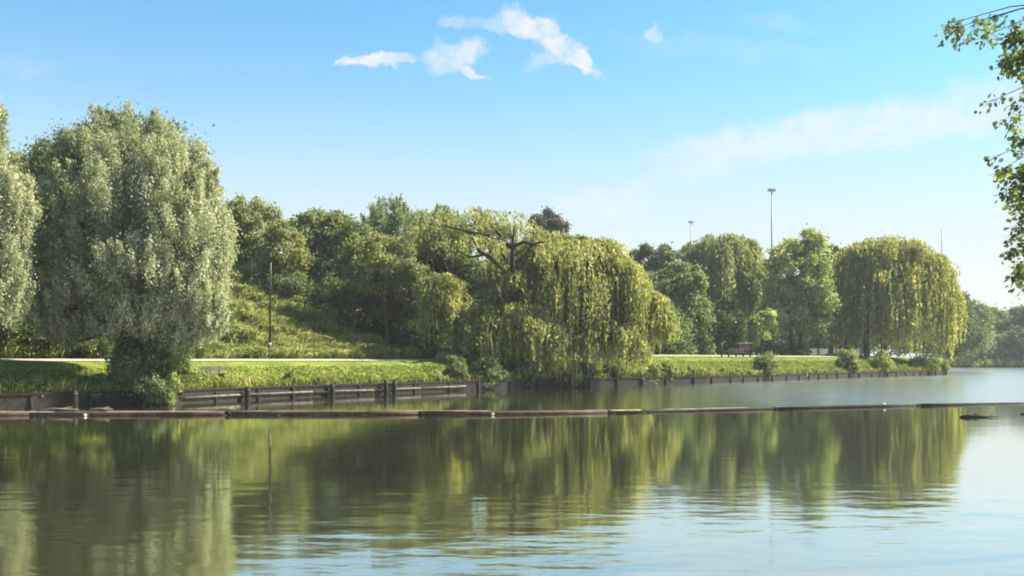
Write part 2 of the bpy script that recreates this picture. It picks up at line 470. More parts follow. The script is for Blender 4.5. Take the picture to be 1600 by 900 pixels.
# ------------------------------------------------------------------ water
def water_mat():
    m, nt = mat_new('lake_water')
    g = nt.new('ShaderNodeNewGeometry')
    sp = nt.new('ShaderNodeSeparateXYZ'); nt.link(g.outputs['Position'], sp.inputs[0])
    # sheltered water in front of the boom is calm, the strip beyond it is ruffled
    ybo = nt.math('ADD', 38.3, nt.math('MULTIPLY', nt.math('MAXIMUM', sp.outputs[0], 0.0), .36))
    beyond = nt.smooth(nt.math('SUBTRACT', sp.outputs[1], ybo), -.2, .5)
    mp = nt.new('ShaderNodeMapping'); nt.link(g.outputs['Position'], mp.inputs[0]); mp.inputs['Scale'].default_value = (.55, 1.25, 1)
    fine = nt.noise(mp.outputs[0], 2.6, 3, .5)
    mid = nt.noise(mp.outputs[0], .8, 2, .5)
    big = nt.noise(g.outputs['Position'], .16, 3, .55)
    # gust patches
    gust = nt.smooth(big.outputs['Fac'], .47, .66)
    near = nt.smooth(sp.outputs[1], 20, 12.5)
    calm = nt.math('ADD', .0035, nt.math('MULTIPLY', near, nt.math('MULTIPLY_ADD', gust, .016, .007)))
    ruff = nt.math('MULTIPLY_ADD', gust, .012, .022)
    xr = nt.smooth(nt.math('MULTIPLY_ADD', sp.outputs[1], -.12, sp.outputs[0]), -6, 14)
    ruff = nt.math('MULTIPLY', ruff, nt.math('MULTIPLY_ADD', xr, 3.2, .12))
    amp = nt.math('ADD', nt.math('MULTIPLY', calm, nt.math('SUBTRACT', 1, beyond)), nt.math('MULTIPLY', ruff, beyond))
    h = nt.math('ADD', nt.math('MULTIPLY', fine.outputs['Fac'], .45), nt.math('MULTIPLY', mid.outputs['Fac'], 1.0))
    hh = nt.math('MULTIPLY', h, amp)
    bp = nt.new('ShaderNodeBump'); bp.inputs['Strength'].default_value = 1; bp.inputs['Distance'].default_value = 1.0
    nt.link(hh, bp.inputs['Height'])
    mud = nt.mix(big.outputs['Fac'], (.045, .042, .017, 1), (.060, .054, .026, 1))
    fr_ = nt.new('ShaderNodeFresnel'); fr_.inputs[0].default_value = 1.36; nt.link(bp.outputs[0], fr_.inputs[1])
    fac = nt.math('MULTIPLY_ADD', fr_.outputs[0], 1.35, .32, clamp=True)
    fac = nt.math('MINIMUM', fac, .93)
    di = nt.new('ShaderNodeBsdfDiffuse'); nt.link(mud, di.inputs[0])
    gl = nt.new('ShaderNodeBsdfGlossy'); gl.inputs[0].default_value = (.93, .95, .90, 1)
    nt.link(nt.math('MULTIPLY_ADD', nt.math('MULTIPLY', beyond, xr), .13, .06), gl.inputs['Roughness']); nt.link(bp.outputs[0], gl.inputs['Normal'])
    mx = nt.new('ShaderNodeMixShader'); nt.link(fac, mx.inputs[0]); nt.link(di.outputs[0], mx.inputs[1]); nt.link(gl.outputs[0], mx.inputs[2])
    out(nt, mx.outputs[0])
    return m
bmw = bmesh.new()
vs = [bmw.verts.new(p) for p in ((-900, -70, 0), (900, -70, 0), (900, 900, 0), (-900, 900, 0))]
bmw.faces.new(vs)
me = bpy.data.meshes.new('water'); bmw.to_mesh(me); bmw.free()
o = link_mesh('water', me, water_mat()); tag(o, kind='structure')

# ------------------------------------------------------------------ tree builders
def crown_points(blobs, base, D, leafpx, K, clump=(.16, .30), hollow=.45, spray=0.0):
    """leaves in clumps over a set of ellipsoids. returns arrays local to base, and clump centres"""
    P, Nn, Va, centres = [], [], [], []
    for b in blobs:
        px, py, rx, ry = b[:4]
        dd = b[4] if len(b) > 4 else 0
        Dd = D + dd
        c = np.array(W(px, py, Dd))
        r = np.array([rx / F * Dd, 0, ry / F * Dd]); r[1] = (r[0] + r[2]) * .5
        area = math.pi * rx * ry
        nl = int(K * area * 2.3)
        rm = (r[0] + r[2]) * .5
        ncl = max(7, int(34 * (max(rx, ry) / 60) ** .9 * (2.2 if spray else 1.15)))
        d = rdir(ncl); d[:, 2] = d[:, 2] * .9 + .12; d = unit(d)
        rad = hollow + (1 - hollow) * rng.random(ncl) ** .6
        cc = c + d * r * (rad * .86)[:, None]
        cr = rm * rng.uniform(clump[0], clump[1], ncl)
        cv = rng.random(ncl)
        wt = cr ** 2; cnt = rng.multinomial(nl, wt / wt.sum())
        for k in range(ncl):
            n = cnt[k]
            if n == 0: continue
            dl = rdir(n); dl[:, 2] += .15; dl = unit(dl)
            rr = cr[k] * (.35 + .75 * rng.random(n) ** .5)
            rr *= 1 + .35 * (rng.random(n) < .12)
            if spray:
                # upswept, ragged sprays instead of round clumps
                q = dl * rr[:, None] * np.array([.8, .8, 1.0]); tz = rng.random(n)
                lean = np.array([d[k][0] * .55, d[k][1] * .55, 1.0])
                pts = cc[k] + q * (1 - .6 * tz)[:, None] + lean * ((tz - .45) * cr[k] * 2.6 * spray)[:, None]
            else:
                pts = cc[k] + dl * rr[:, None] * np.array([1.1, 1.1, .85])
            pts += (rng.normal(size=(n, 3)) * cr[k] * .5) * (rng.random(n) < .22)[:, None]
            P.append(pts)
            Nn.append(unit(dl * .75 + rdir(n) * .65 + d[k] * .25))
            Va.append(np.clip(.08 + cv[k] * .42 + rng.random(n) * .42, 0, 1))
        centres += [cc[k] - np.array(base) for k in range(min(ncl, 9))]
    return np.concatenate(P) - np.array(base), np.concatenate(Nn), np.concatenate(Va), centres

def limbs(mb, top, targets, r0, base_h):
    for t in targets:
        t = Vector(t)
        v0 = Vector(top) * random.uniform(.55, 1.0)
        mid = v0.lerp(t, .5) + Vector((random.uniform(-.4, .4), random.uniform(-.4, .4), .12 * (t - v0).length))
        mb.tube([v0, v0.lerp(mid, .5) + Vector((0, 0, .1)), mid, mid.lerp(t, .55), t], [r0, r0 * .75, r0 * .55, r0 * .35, r0 * .12], 6)

def tree(name, label, cat, D, base_px, blobs, mat, leafpx=4.2, K=.42, trunk=.3, group=None, fork=.4, bmat='bark', upward=.3, z=None, ntr=1, clump=(.16, .30), hollow=.45, aspect=.55, base_py=None, nlimb=10, spray=0.0):
    x = (base_px - 800) / F * D
    zb = gz(x, D) if z is None else z
    base = Vector((x, D, zb - .15))
    if base_py is not None: base.z = HC + (HOR - base_py) / F * D
    root = empty(name, base, label, cat, group)
    P, Nn, Va, cen = crown_points(blobs, base, D, leafpx, K, clump, hollow, spray)
    n = len(P)
    s = leafpx / F * D
    L = s * rng.uniform(.8, 1.45, n); Wd = L * aspect * rng.uniform(.8, 1.2, n)
    Ax = rdir(n); Ax[:, 2] += upward
    link_mesh('crown', leaf_mesh(P, Nn, Ax, L, Wd, Va, 'crown'), M[mat], root)
    if trunk:
        zs = [c[2] for c in cen]
        top = np.mean(np.array(cen), axis=0); top[2] = min(zs) + (max(zs) - min(zs)) * fork
        top = Vector(top)
        mb = MB()
        for q in range(ntr):
            off = Vector(((q - (ntr - 1) / 2) * trunk * 2.2, random.uniform(-.3, .3), 0))
            tp = top + Vector((off.x * 2.5, off.y * 2, 0))
            mb.tube([off * .6 + Vector((0, 0, -.3)), off * .6 + Vector((0, 0, .25)), off + tp * .35, tp * .7 + off * .4, tp], [trunk * 1.5, trunk * 1.1, trunk * .9, trunk * .7, trunk * .5], 9)
        sel = cen if len(cen) <= nlimb else random.sample(cen, nlimb)
        limbs(mb, top, sel, trunk * .42, 0)
        mb.build('trunk', M[bmat], root)
    return root

def willow_points(blobs, base, D, leafpx, K, bundles_k=1.0):
    P, Ax, Va, starts = [], [], [], []
    step = leafpx / F * D * 1.15
    for b in blobs:
        px, py, rx, ry, bottom = b[:5]
        dd = b[5] if len(b) > 5 else 0
        dens = b[6] if len(b) > 6 else 1.0
        Dd = D + dd
        c = np.array(W(px, py, Dd)); zb = W(px, bottom, Dd).z
        r = np.array([rx / F * Dd, 0, ry / F * Dd]); r[1] = r[0] * .85
        area = 2 * rx * (bottom - py + ry)
        nleaf = int(K * area * dens * 1.9)
        nb_ = max(10, int(bundles_k * (44 * (rx / 60) ** 1.1 * ((bottom - py + ry) / 150) ** .5 + 8)))
        per = nleaf / nb_
        for k in range(nb_):
            th = rng.uniform(0, 2 * math.pi); q = rng.random() ** .45
            e = q * (1 if rng.random() < .75 else rng.uniform(.4, 1))
            dx, dyy = math.cos(th) * e, math.sin(th) * e
            zt = math.sqrt(max(0, 1 - e * e))
            st = c + np.array([dx, dyy, zt * .98]) * r
            st[2] -= rng.random() * r[2] * .35 * (rng.random() < .5)
            full = st[2] - zb
            Lb = full * rng.uniform(.72, 1.05) if rng.random() < .74 else full * rng.uniform(.22, .5)
            Lb = max(Lb, .8 * step * 6)
            bw = rng.uniform(.14, .28) * r[0] + .2
            cv = rng.random()
            nst = max(6, int(per / max(4, Lb / step) * 1.0) + 1)
            nst = min(nst, 120)
            o2 = rng.normal(size=(nst, 2)) * bw * .55
            outd = np.array([dx, dyy]) / (math.hypot(dx, dyy) + 1e-6)
            ph = rng.random(nst) * 6.28
            npt = max(5, int(Lb / step))
            dome = (o2 ** 2).sum(1) / (bw * bw)
            for j in range(nst):
                Lj = Lb * rng.uniform(.6, 1.05) * (1 - .35 * min(1, dome[j]))
                m = max(4, int(npt * Lj / Lb * min(1.0, per / max(1, nst * npt) + .35)))
                t = np.sort(rng.random(m))
                arch = np.minimum(t * 3.0, 1.0)
                xx = st[0] + o2[j, 0] + outd[0] * arch * bw * .8 * e + np.sin(t * 3 + ph[j]) * .16 * bw
                yy = st[1] + o2[j, 1] + outd[1] * arch * bw * .8 * e
                zz = st[2] - dome[j] * bw * .5 + np.sin(np.minimum(t * 5, 1.57)) * bw * .18 - t * Lj
                P.append(np.stack([xx, yy, zz], 1))
                a = rng.normal(size=(m, 3)) * .58; a[:, 2] -= 1
                a[:, :2] += outd * np.clip(1 - t * 4, 0, 1)[:, None] * .9
                Ax.append(a)
                Va.append(np.clip(cv * .35 + rng.random() * .25 + rng.random(m) * .4 - .05, 0, 1))
            starts.append(st - np.array(base))
    return np.concatenate(P) - np.array(base), np.concatenate(Ax), np.concatenate(Va), starts

def willow(name, label, cat, D, base_px, blobs, mat='willow', leafpx=4.0, K=.5, trunk=.45, group=None, ntr=1, extra=None, spread=1.2, nlimb=22, bmat='bark_dark', bundles_k=1.0, fork=.62):
    x = (base_px - 800) / F * D
    base = Vector((x, D, gz(x, D) - .15))
    root = empty(name, base, label, cat, group)
    P, Ax, Va, st = willow_points(blobs, base, D, leafpx, K, bundles_k)
    n = len(P)
    s = leafpx / F * D
    L = s * rng.uniform(1.3, 2.3, n); Wd = L * rng.uniform(.22, .36, n)
    cx = np.array([np.mean([q[0] for q in st]), np.mean([q[1] for q in st]), 0])
    outv = P - cx; outv[:, 2] = 1.0; outv = unit(outv)
    Nn = unit(outv * .7 + rdir(n) * .75)
    link_mesh('crown', leaf_mesh(P, Nn, Ax, L, Wd, Va, 'crown'), M[mat], root)
    mb = MB()
    zt = max(q[2] for q in st)
    for q in range(ntr):
        off = Vector(((q - (ntr - 1) / 2) * spread, random.uniform(-.6, .6), 0))
        h = zt * fork
        tp = Vector((off.x * 1.5, off.y, h))
        mb.tube([off + Vector((0, 0, -.3)), off + Vector((0, 0, .3)), off + Vector((random.uniform(-.2, .2), 0, h * .4)), tp.lerp(off, .15), tp], [trunk * 1.5, trunk * 1.1, trunk * .9, trunk * .75, trunk * .55], 9)
        for t in random.sample(st, min(nlimb // ntr, len(st))):
            t = Vector(t); v0 = off.lerp(tp, random.uniform(.6, 1.0))
            midp = v0.lerp(t, .5) + Vector((random.uniform(-.4, .4), random.uniform(-.4, .4), .18 * (t - v0).length))
            mb.tube([v0, v0.lerp(midp, .5) + Vector((0, 0, .15)), midp, midp.lerp(t, .6) + Vector((0, 0, .1)), t], [trunk * .4, trunk * .32, trunk * .22, trunk * .14, trunk * .05], 6)
    if extra:
        for pts, rads in extra:
            mb.tube([Vector(p) - base for p in pts], rads, 6)
    mb.build('trunk', M[bmat], root)
    return root

def shrub(name, label, D, px, blobs, mat='weed', leafpx=4.5, K=.6, cat='shrub', group=None, py=None, upward=.8, z=None, aspect=.45):
    r = tree(name, label, cat, D, px, blobs, mat, leafpx, K, .05, group, .1, 'bark', upward, clump=(.25, .42), hollow=.2, aspect=aspect, nlimb=8, z=z, base_py=py)
    r.children[1].name = 'stem' if r.children[1].name.startswith('trunk') else r.children[1].name
    for c in r.children:
        if c.name.startswith('trunk'): c.name = 'stem'
        if c.name.startswith('crown'): c.name = 'foliage'
    return r

exec_trees = True
# ---- the left group
tree('silver_willow', 'broad silvery grey-green willow at the left with ivy round its foot, overhanging the timber wall', 'tree', 48, 207,
     [(205, 350, 125, 125, 0), (150, 300, 80, 95, 1), (255, 290, 80, 95, 0), (200, 240, 85, 70, 1), (290, 380, 72, 100, -1), (120, 390, 72, 100, 0), (215, 430, 100, 90, -1.5), (300, 450, 52, 75, -1), (110, 460, 55, 60, 0), (235, 490, 60, 40, -1.5), (325, 480, 30, 60, -1), (88, 400, 42, 80, 0), (92, 320, 38, 60, 0), (335, 400, 34, 85, 0), (320, 300, 30, 50, 0), (70, 440, 30, 50, 0), (120, 490, 55, 36, 0), (175, 500, 50, 34, -1), (300, 520, 28, 26, -1), (150, 515, 45, 30, 1), (235, 520, 40, 26, 0), (80, 498, 42, 32, 0), (70, 470, 30, 40, 0), (290, 535, 30, 24, -1), (105, 525, 34, 22, .5), (340, 500, 22, 34, -1)],
     'silver', 4.0, .58, .50, fork=.12, bmat='bark_dark', upward=1.1, ntr=1, aspect=.42, clump=(.10, .20), nlimb=16, spray=1.0)
tree('silver_willow', 'silvery willow cut off by the left edge of the view', 'tree', 43, -75,
     [(-30, 330, 85, 100), (-45, 240, 48, 110), (-10, 400, 62, 90), (5, 450, 45, 70), (-70, 420, 90, 100), (15, 330, 40, 70), (-2, 190, 8, 45)],
     'silver', 4.3, .62, .4, fork=.2, bmat='bark_dark', upward=1.1, aspect=.42, clump=(.10, .2), spray=1.0)
tree('broadleaf_tree', 'tall dark green tree showing above and behind the big silvery willow', 'tree', 66, 190,
     [(185, 225, 62, 60), (110, 270, 62, 75), (245, 265, 75, 75), (200, 340, 130, 110), (60, 330, 60, 100), (290, 340, 45, 90), (150, 440, 120, 90)],
     'oak', 4.2, .38, .4, fork=.2)
tree('broadleaf_tree', 'brownish green tree behind the gap between the two silvery willows', 'tree', 72, 20,
     [(20, 300, 60, 70), (-40, 340, 80, 90), (50, 400, 70, 110)], 'yellow', 4.2, .36, .35)
for i, (px, py, rx, ry, D_, lab) in enumerate([
        (35, 510, 55, 45, 58, 'shaded rounded bush beside the path at far left'),
        (110, 520, 55, 38, 60, 'dark bush behind the path left of the big willow trunk'),
        (165, 505, 48, 50, 62, 'taller dark bush close to the left side of the big willow trunk'),
        (265, 520, 45, 40, 61, 'dark bush behind the path right of the big willow trunk'),
        (-30, 500, 60, 60, 55, 'shaded bush cut by the left edge beside the path')]):
    q_ = min(np.arange(WU[0], UEND, .2), key=lambda q: abs((lambda p: p[0] / p[1] * F + 800)(xy(q, 9.6)) - px))
    D_ = float(xy(q_, 9.6)[1])
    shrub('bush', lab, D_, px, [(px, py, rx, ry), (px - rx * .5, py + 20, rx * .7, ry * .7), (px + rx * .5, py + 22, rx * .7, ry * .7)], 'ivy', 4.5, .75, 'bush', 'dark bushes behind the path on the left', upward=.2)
shrub('ivy_clump', 'dark ivy clump at the foot of the big silvery willow, hanging over the wall', 46.6, 215,
      [(225, 590, 42, 42, 0), (200, 560, 30, 45, 1), (245, 560, 28, 40, .5), (238, 612, 28, 24, -1.2)], 'ivy', 4.5, .7, 'plant', upward=0)
shrub('nettle_clump', 'bright yellow-green weeds beside the ivy clump, trailing over the wall to the water', 46.5, 280,
      [(285, 575, 18, 28, .3), (300, 590, 25, 15, .5), (273, 600, 12, 20, -.5), (268, 622, 8, 12, -1.2)], 'weed', 4.2, .9, 'plant')

# ---- behind the grassy slope
T = tree
T('broadleaf_tree', 'round-topped olive tree just right of the big silvery willow', 'tree', 92, 385, [(390, 345, 45, 42), (355, 370, 45, 55), (415, 390, 45, 50), (375, 430, 55, 40)], 'yellow', 4.2, .42, .3, aspect=.6)
T('broadleaf_tree', 'pale olive bushy tree behind the lamp post', 'tree', 84, 425, [(425, 425, 40, 45), (395, 440, 35, 30), (455, 400, 35, 48), (440, 370, 26, 30)], 'yellow', 4.2, .42, .22)
T('broadleaf_tree', 'dense mid green tree right of the lamp post with dark hollows', 'tree', 88, 505, [(500, 372, 50, 42), (465, 378, 40, 44), (440, 372, 26, 34), (540, 385, 45, 45), (515, 430, 55, 42), (500, 350, 40, 22), (560, 420, 30, 40)], 'mid', 4.4, .45, .3)
T('broadleaf_tree', 'dark treetop showing just above the mid green trees', 'tree', 112, 520, [(520, 348, 30, 22), (495, 355, 30, 20), (470, 350, 25, 18)], 'oak', 4.0, .45, .25)
T('broadleaf_tree', 'grey-green feathery tree with the highest top left of the leaning branches', 'tree', 95, 612, [(612, 345, 38, 38), (580, 370, 35, 45), (640, 365, 38, 42), (605, 400, 50, 40), (622, 322, 14, 16)], 'grey', 3.8, .42, .25, upward=1.4, aspect=.4, spray=1.0, clump=(.12, .22))
T('broadleaf_tree', 'small grey-green tree between the feathery tree and the yellow willow top', 'tree', 100, 690, [(690, 350, 30, 28), (665, 365, 30, 35), (710, 370, 35, 35), (690, 330, 14, 10)], 'grey', 3.8, .42, .22, upward=1.2, aspect=.4, spray=1.0, clump=(.12, .22))
T('hawthorn', 'olive hawthorn leaning over the dark gap at the end of the slope', 'tree', 79, 610, [(585, 425, 48, 35), (630, 430, 45, 45), (600, 392, 50, 30), (560, 400, 34, 34), (645, 470, 26, 32), (560, 440, 25, 22)], 'yellow', 4.2, .45, .25)
T('broadleaf_tree', 'shaded green tree filling the gap left of the central willow', 'tree', 86, 640, [(650, 420, 60, 50), (700, 440, 60, 55), (648, 490, 36, 50), (600, 455, 42, 34), (740, 470, 60, 60)], 'oak', 4.4, .42, .3)
T('purple_tree', 'dusky purple-grey treetop poking above the middle of the central willow', 'tree', 125, 856, [(855, 348, 27, 26), (838, 345, 14, 14), (870, 360, 20, 24), (852, 375, 32, 24), (845, 395, 40, 24)], 'purple', 3.8, .5, .25)
for i, (px, py, rx, ry, D_, m_, lab) in enumerate([
        (450, 448, 45, 22, 83, 'oak', 'low dark bush on the crest just right of the lamp post'),
        (530, 458, 45, 24, 82, 'oak', 'low dark bush on the crest below the dense mid green tree'),
        (606, 478, 30, 24, 82, 'oak', 'dark bush on the shaded end of the slope'),
        (640, 520, 26, 34, 79, 'oak', 'dark bush beside the left edge of the central willow'),
        (360, 445, 50, 20, 82, 'yellow', 'olive bush on the crest beside the silvery willow')]):
    shrub('bush', lab, D_, px, [(px, py, rx, ry), (px - rx * .5, py + 8, rx * .6, ry * .7), (px + rx * .5, py + 8, rx * .6, ry * .7)], m_, 4.2, .5, 'bush', 'bushes along the crest of the slope', upward=.2)

# ---- the big central willow with its bare dark limbs
def br(pl, D): return [W(a, b, D + c) for a, b, c in pl]
extra = [(br([(815, 560, 0), (812, 500, 0), (806, 450, -1.5), (800, 410, -6.5), (801, 380, -6), (804, 352, -6)], 80), [.4, .34, .26, .19, .13, .05]),
         (br([(801, 390, -6), (785, 375, -6), (765, 368, -6), (742, 364, -6), (715, 358, -6), (690, 352, -6)], 80), [.15, .13, .12, .10, .07, .04]),
         (br([(785, 420, -6), (765, 402, -6.5), (748, 392, -6.5), (742, 380, -6.5), (738, 368, -6.5)], 80), [.14, .15, .12, .09, .04]),
         (br([(755, 398, -6.5), (735, 402, -6.5), (722, 396, -6.5), (712, 388, -6.5)], 80), [.10, .09, .07, .03]),
         (br([(802, 385, -6), (818, 378, -6.5), (835, 382, -6.5), (848, 388, -6.5)], 80), [.14, .13, .10, .05]),
         (br([(872, 430, -6.5), (868, 405, -6.5), (885, 392, -6.5), (898, 378, -6.5), (910, 370, -6.5), (918, 374, -6.5)], 80), [.16, .17, .14, .12, .09, .04]),
         (br([(868, 405, -6.5), (872, 396, -6.5), (888, 412, -6.5)], 80), [.10, .08, .04]),
         (br([(730, 450, 0), (700, 425, 0), (688, 400, -1), (650, 380, -1)], 80), [.2, .16, .12, .05])]
willow('weeping_willow', 'huge spreading yellow-green weeping willow with bare dark limbs, trailing over the wall at the centre', 'tree', 80, 815,
       [(660, 385, 44, 34, 430, 3, .7), (705, 374, 44, 30, 425, 3, .5), (750, 364, 40, 20, 410, 3, .35), (800, 358, 40, 12, 395, 3, .3), (850, 388, 40, 20, 440, 0, .5), (890, 384, 36, 20, 440, 0, .6), (740, 378, 40, 14, 410, -6.5, .08), (890, 388, 40, 16, 420, -7, .15), (768, 340, 55, 10, 365, 0, .18), (720, 336, 60, 14, 370, 1, .2), (930, 385, 40, 16, 420, -1, .35), (686, 460, 40, 36, 560, -4, 1.3), (748, 500, 34, 34, 562, -4), (800, 410, 44, 30, 490, 2, .5), (830, 440, 80, 60, 570, 0),
        (785, 520, 50, 40, 606, -4, .9), (850, 530, 40, 38, 608, -5, 1.2), (815, 510, 50, 40, 600, -4.5, 1), (860, 400, 55, 42, 520, -1), (900, 450, 70, 60, 575, -2), (930, 410, 50, 38, 520, -1),
        (965, 455, 48, 55, 572, -2), (935, 530, 40, 38, 590, -4), (1000, 480, 30, 45, 555, -2), (1022, 510, 28, 38, 552, -2, 1.2), (975, 540, 30, 35, 588, -4)],
       'willow', 4.0, .62, .5, extra=extra, nlimb=26)

# ---- right of it
T('broadleaf_tree', 'round dark green tree top behind the right shoulder of the central willow', 'tree', 150, 1025, [(1022, 405, 34, 30), (1000, 410, 22, 25), (1048, 410, 22, 22), (1022, 440, 40, 30)], 'oak', 4.4, .6, .35)
T('broadleaf_tree', 'shadowy green tree between the central willow and the pale weeping one', 'tree', 126, 1060, [(1050, 445, 40, 34), (1080, 460, 30, 40), (1030, 470, 35, 50), (1060, 510, 42, 45), (1090, 500, 24, 46), (1040, 520, 30, 36), (1075, 440, 30, 30)], 'mid', 4.4, .55, .35)
willow('weeping_willow', 'greyish olive weeping willow behind the ivy-clad trunk', 'tree', 150, 1135, [(1125, 398, 46, 36, 530, 0), (1095, 398, 30, 26, 500, 2), (1160, 420, 34, 30, 510, 0), (1185, 440, 22, 36, 540, 0), (1150, 400, 36, 36, 530, 2), (1130, 440, 45, 40, 540, 0)], 'willow2', 3.8, .6, .4, nlimb=12)
T('ivy_clad_tree', 'dark ivy-clad leaning tree beside the picnic area', 'tree', 128, 1130, [(1128, 500, 22, 36), (1145, 520, 22, 32), (1112, 530, 20, 28), (1135, 475, 14, 18), (1100, 545, 16, 14)], 'ivy', 4.2, .7, .3)
T('broadleaf_tree', 'fresh green tree with airy clumps and dark stems left of the round willow', 'tree', 132, 1244, [(1255, 385, 38, 26), (1230, 415, 34, 34), (1275, 415, 34, 36), (1215, 455, 34, 34), (1258, 455, 40, 36), (1230, 492, 42, 30), (1285, 475, 28, 42), (1205, 490, 24, 26), (1265, 505, 34, 26)], 'fresh', 4.2, .50, .32, fork=.25, bmat='bark_dark', clump=(.2, .34), hollow=.3, ntr=2)
T('broadleaf_tree', 'mid green tree squeezed between the airy tree and the round willow', 'tree', 146, 1300, [(1300, 420, 28, 36), (1310, 460, 30, 45), (1290, 500, 26, 35)], 'mid', 4.2, .5, .3)
T('young_tree', 'slim pale green young tree standing right of the picnic table', 'tree', 122, 1190, [(1185, 515, 18, 26), (1200, 500, 14, 22), (1175, 535, 12, 16)], 'fresh', 4.0, .6, .08)
willow('weeping_willow', 'tall rounded yellow-green weeping willow on the point at the right', 'tree', 138, 1352,
       [(1385, 400, 65, 34, 540, 0), (1340, 415, 40, 36, 556, -1), (1400, 430, 70, 48, 560, 0), (1440, 425, 38, 42, 558, -1), (1322, 460, 26, 40, 558, -1), (1470, 465, 28, 42, 564, -1), (1365, 470, 50, 50, 563, -3), (1425, 480, 50, 50, 566, -3), (1488, 500, 12, 30, 566, -1, 1.2)],
       'willow', 3.8, .62, .42, ntr=3, spread=2.6, nlimb=24)

# ---- shrubs on the bank
def bank_shrub(px, sdist, w_, h_, lab, mat='weed', name='shrub', grp='shrubs growing along the top of the wall', hang=0):
    # find the point of the bank, sdist metres inland, seen at px
    best = min(np.arange(WU[0], UEND, .2), key=lambda u_: abs((lambda p: p[0] / p[1] * F + 800)(xy(u_, sdist)) - px))
    x, y = xy(best, sdist); z0 = gz(x, y)
    py0 = HOR - (z0 - HC) * F / y
    D = float(y)
    shrub(name, lab, D, px, [(px, py0 - h_ * .5, w_ * .45, h_ * .55), (px - w_ * .3, py0 - h_ * .3, w_ * .3, h_ * .38), (px + w_ * .32, py0 - h_ * .28, w_ * .28, h_ * .36)] + ([(px, py0 + hang * .4, w_ * .3, hang * .6, -.4)] if hang else []), mat, 4.0, .9, 'shrub', grp)
bank_shrub(1196, .5, 38, 34, 'tall double green shrub on the bank below the fresh airy tree', 'mid', hang=8)
bank_shrub(1324, .5, 28, 36, 'upright green shrub on the bank before the left trunks of the round willow', 'mid', hang=6)
bank_shrub(1378, .5, 34, 32, 'bright spreading shrub on the bank under the round willow', 'weed', hang=4)
bank_shrub(1445, .6, 46, 22, 'wide bright low shrub near the tip of the point', 'weed')
bank_shrub(1470, .5, 26, 14, 'small shrub at the very tip of the point', 'weed')
bank_shrub(1130, .5, 12, 14, 'little tuft of leaves on the bank below the picnic table', 'weed')
bank_shrub(1078, .5, 14, 16, 'small dark tuft on the bank between the central willow and the picnic table', 'mid')
bank_shrub(1045, .5, 26, 26, 'leafy tuft on the bank at the right foot of the central willow', 'weed', hang=6)
bank_shrub(1022, .5, 22, 22, 'bright tuft tucked under the right skirts of the central willow', 'weed', hang=8)
bank_shrub(455, .5, 26, 20, 'dark green tuft on the wall below the lamp post', 'mid')
bank_shrub(497, .4, 12, 16, 'narrow dark tuft on the wall right of the lamp post', 'mid')
bank_shrub(712, .6, 34, 38, 'dark leafy bush on the bank under the left lobe of the central willow', 'mid', hang=8)
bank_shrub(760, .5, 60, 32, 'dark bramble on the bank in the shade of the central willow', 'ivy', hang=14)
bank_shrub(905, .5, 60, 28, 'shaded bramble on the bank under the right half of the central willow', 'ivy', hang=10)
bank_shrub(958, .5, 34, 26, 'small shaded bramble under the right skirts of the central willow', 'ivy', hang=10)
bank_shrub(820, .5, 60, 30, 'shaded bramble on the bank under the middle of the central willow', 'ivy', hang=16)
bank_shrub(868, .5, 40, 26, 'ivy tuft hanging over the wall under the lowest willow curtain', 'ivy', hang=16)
bank_shrub(680, .5, 26, 16, 'low weeds on the bank just left of the dark leafy bush', 'weed')
bank_shrub(560, .4, 22, 9, 'low weeds on the wall between the tufts and the close pair of posts', 'weed', hang=5)
bank_shrub(410, .4, 20, 9, 'low weeds on the wall just left of the lamp post', 'weed', hang=5)
bank_shrub(1255, .4, 24, 8, 'low weeds on the wall right of the double shrub', 'weed', hang=5)
bank_shrub(1100, .4, 26, 12, 'low leafy weeds on the bank left of the little tuft below the picnic table', 'weed', hang=5)
for i_, (px_, w_, h_, hg_, m_, lab_) in enumerate([(610, 16, 8, 5, 'mid', 'small weed spilling over the wall between the close pair of posts and the willow'), (650, 20, 10, 7, 'ivy', 'dark trailing weed on the wall left of the dark leafy bush'), (1000, 22, 14, 8, 'mid', 'leafy weed spilling over the wall below the right end of the central willow'), (1155, 12, 7, 5, 'weed', 'small trailing weed on the wall right of the little tuft'), (1285, 16, 8, 6, 'mid', 'small green weed on the wall left of the upright shrub'), (1412, 20, 10, 5, 'weed', 'low weed on the wall between the bright spreading shrub and the point')]):
    bank_shrub(px_, .3, w_, h_, lab_, m_, hang=hg_)
bank_shrub(150, .4, 50, 30, 'shaded weeds on the wall left of the ivy clump', 'ivy', hang=10)
bank_shrub(60, .4, 40, 26, 'shaded weeds on the wall near the left edge', 'mid', hang=10)
bank_shrub(345, .4, 10, 10, 'tiny tuft on the wall below the bench', 'mid')

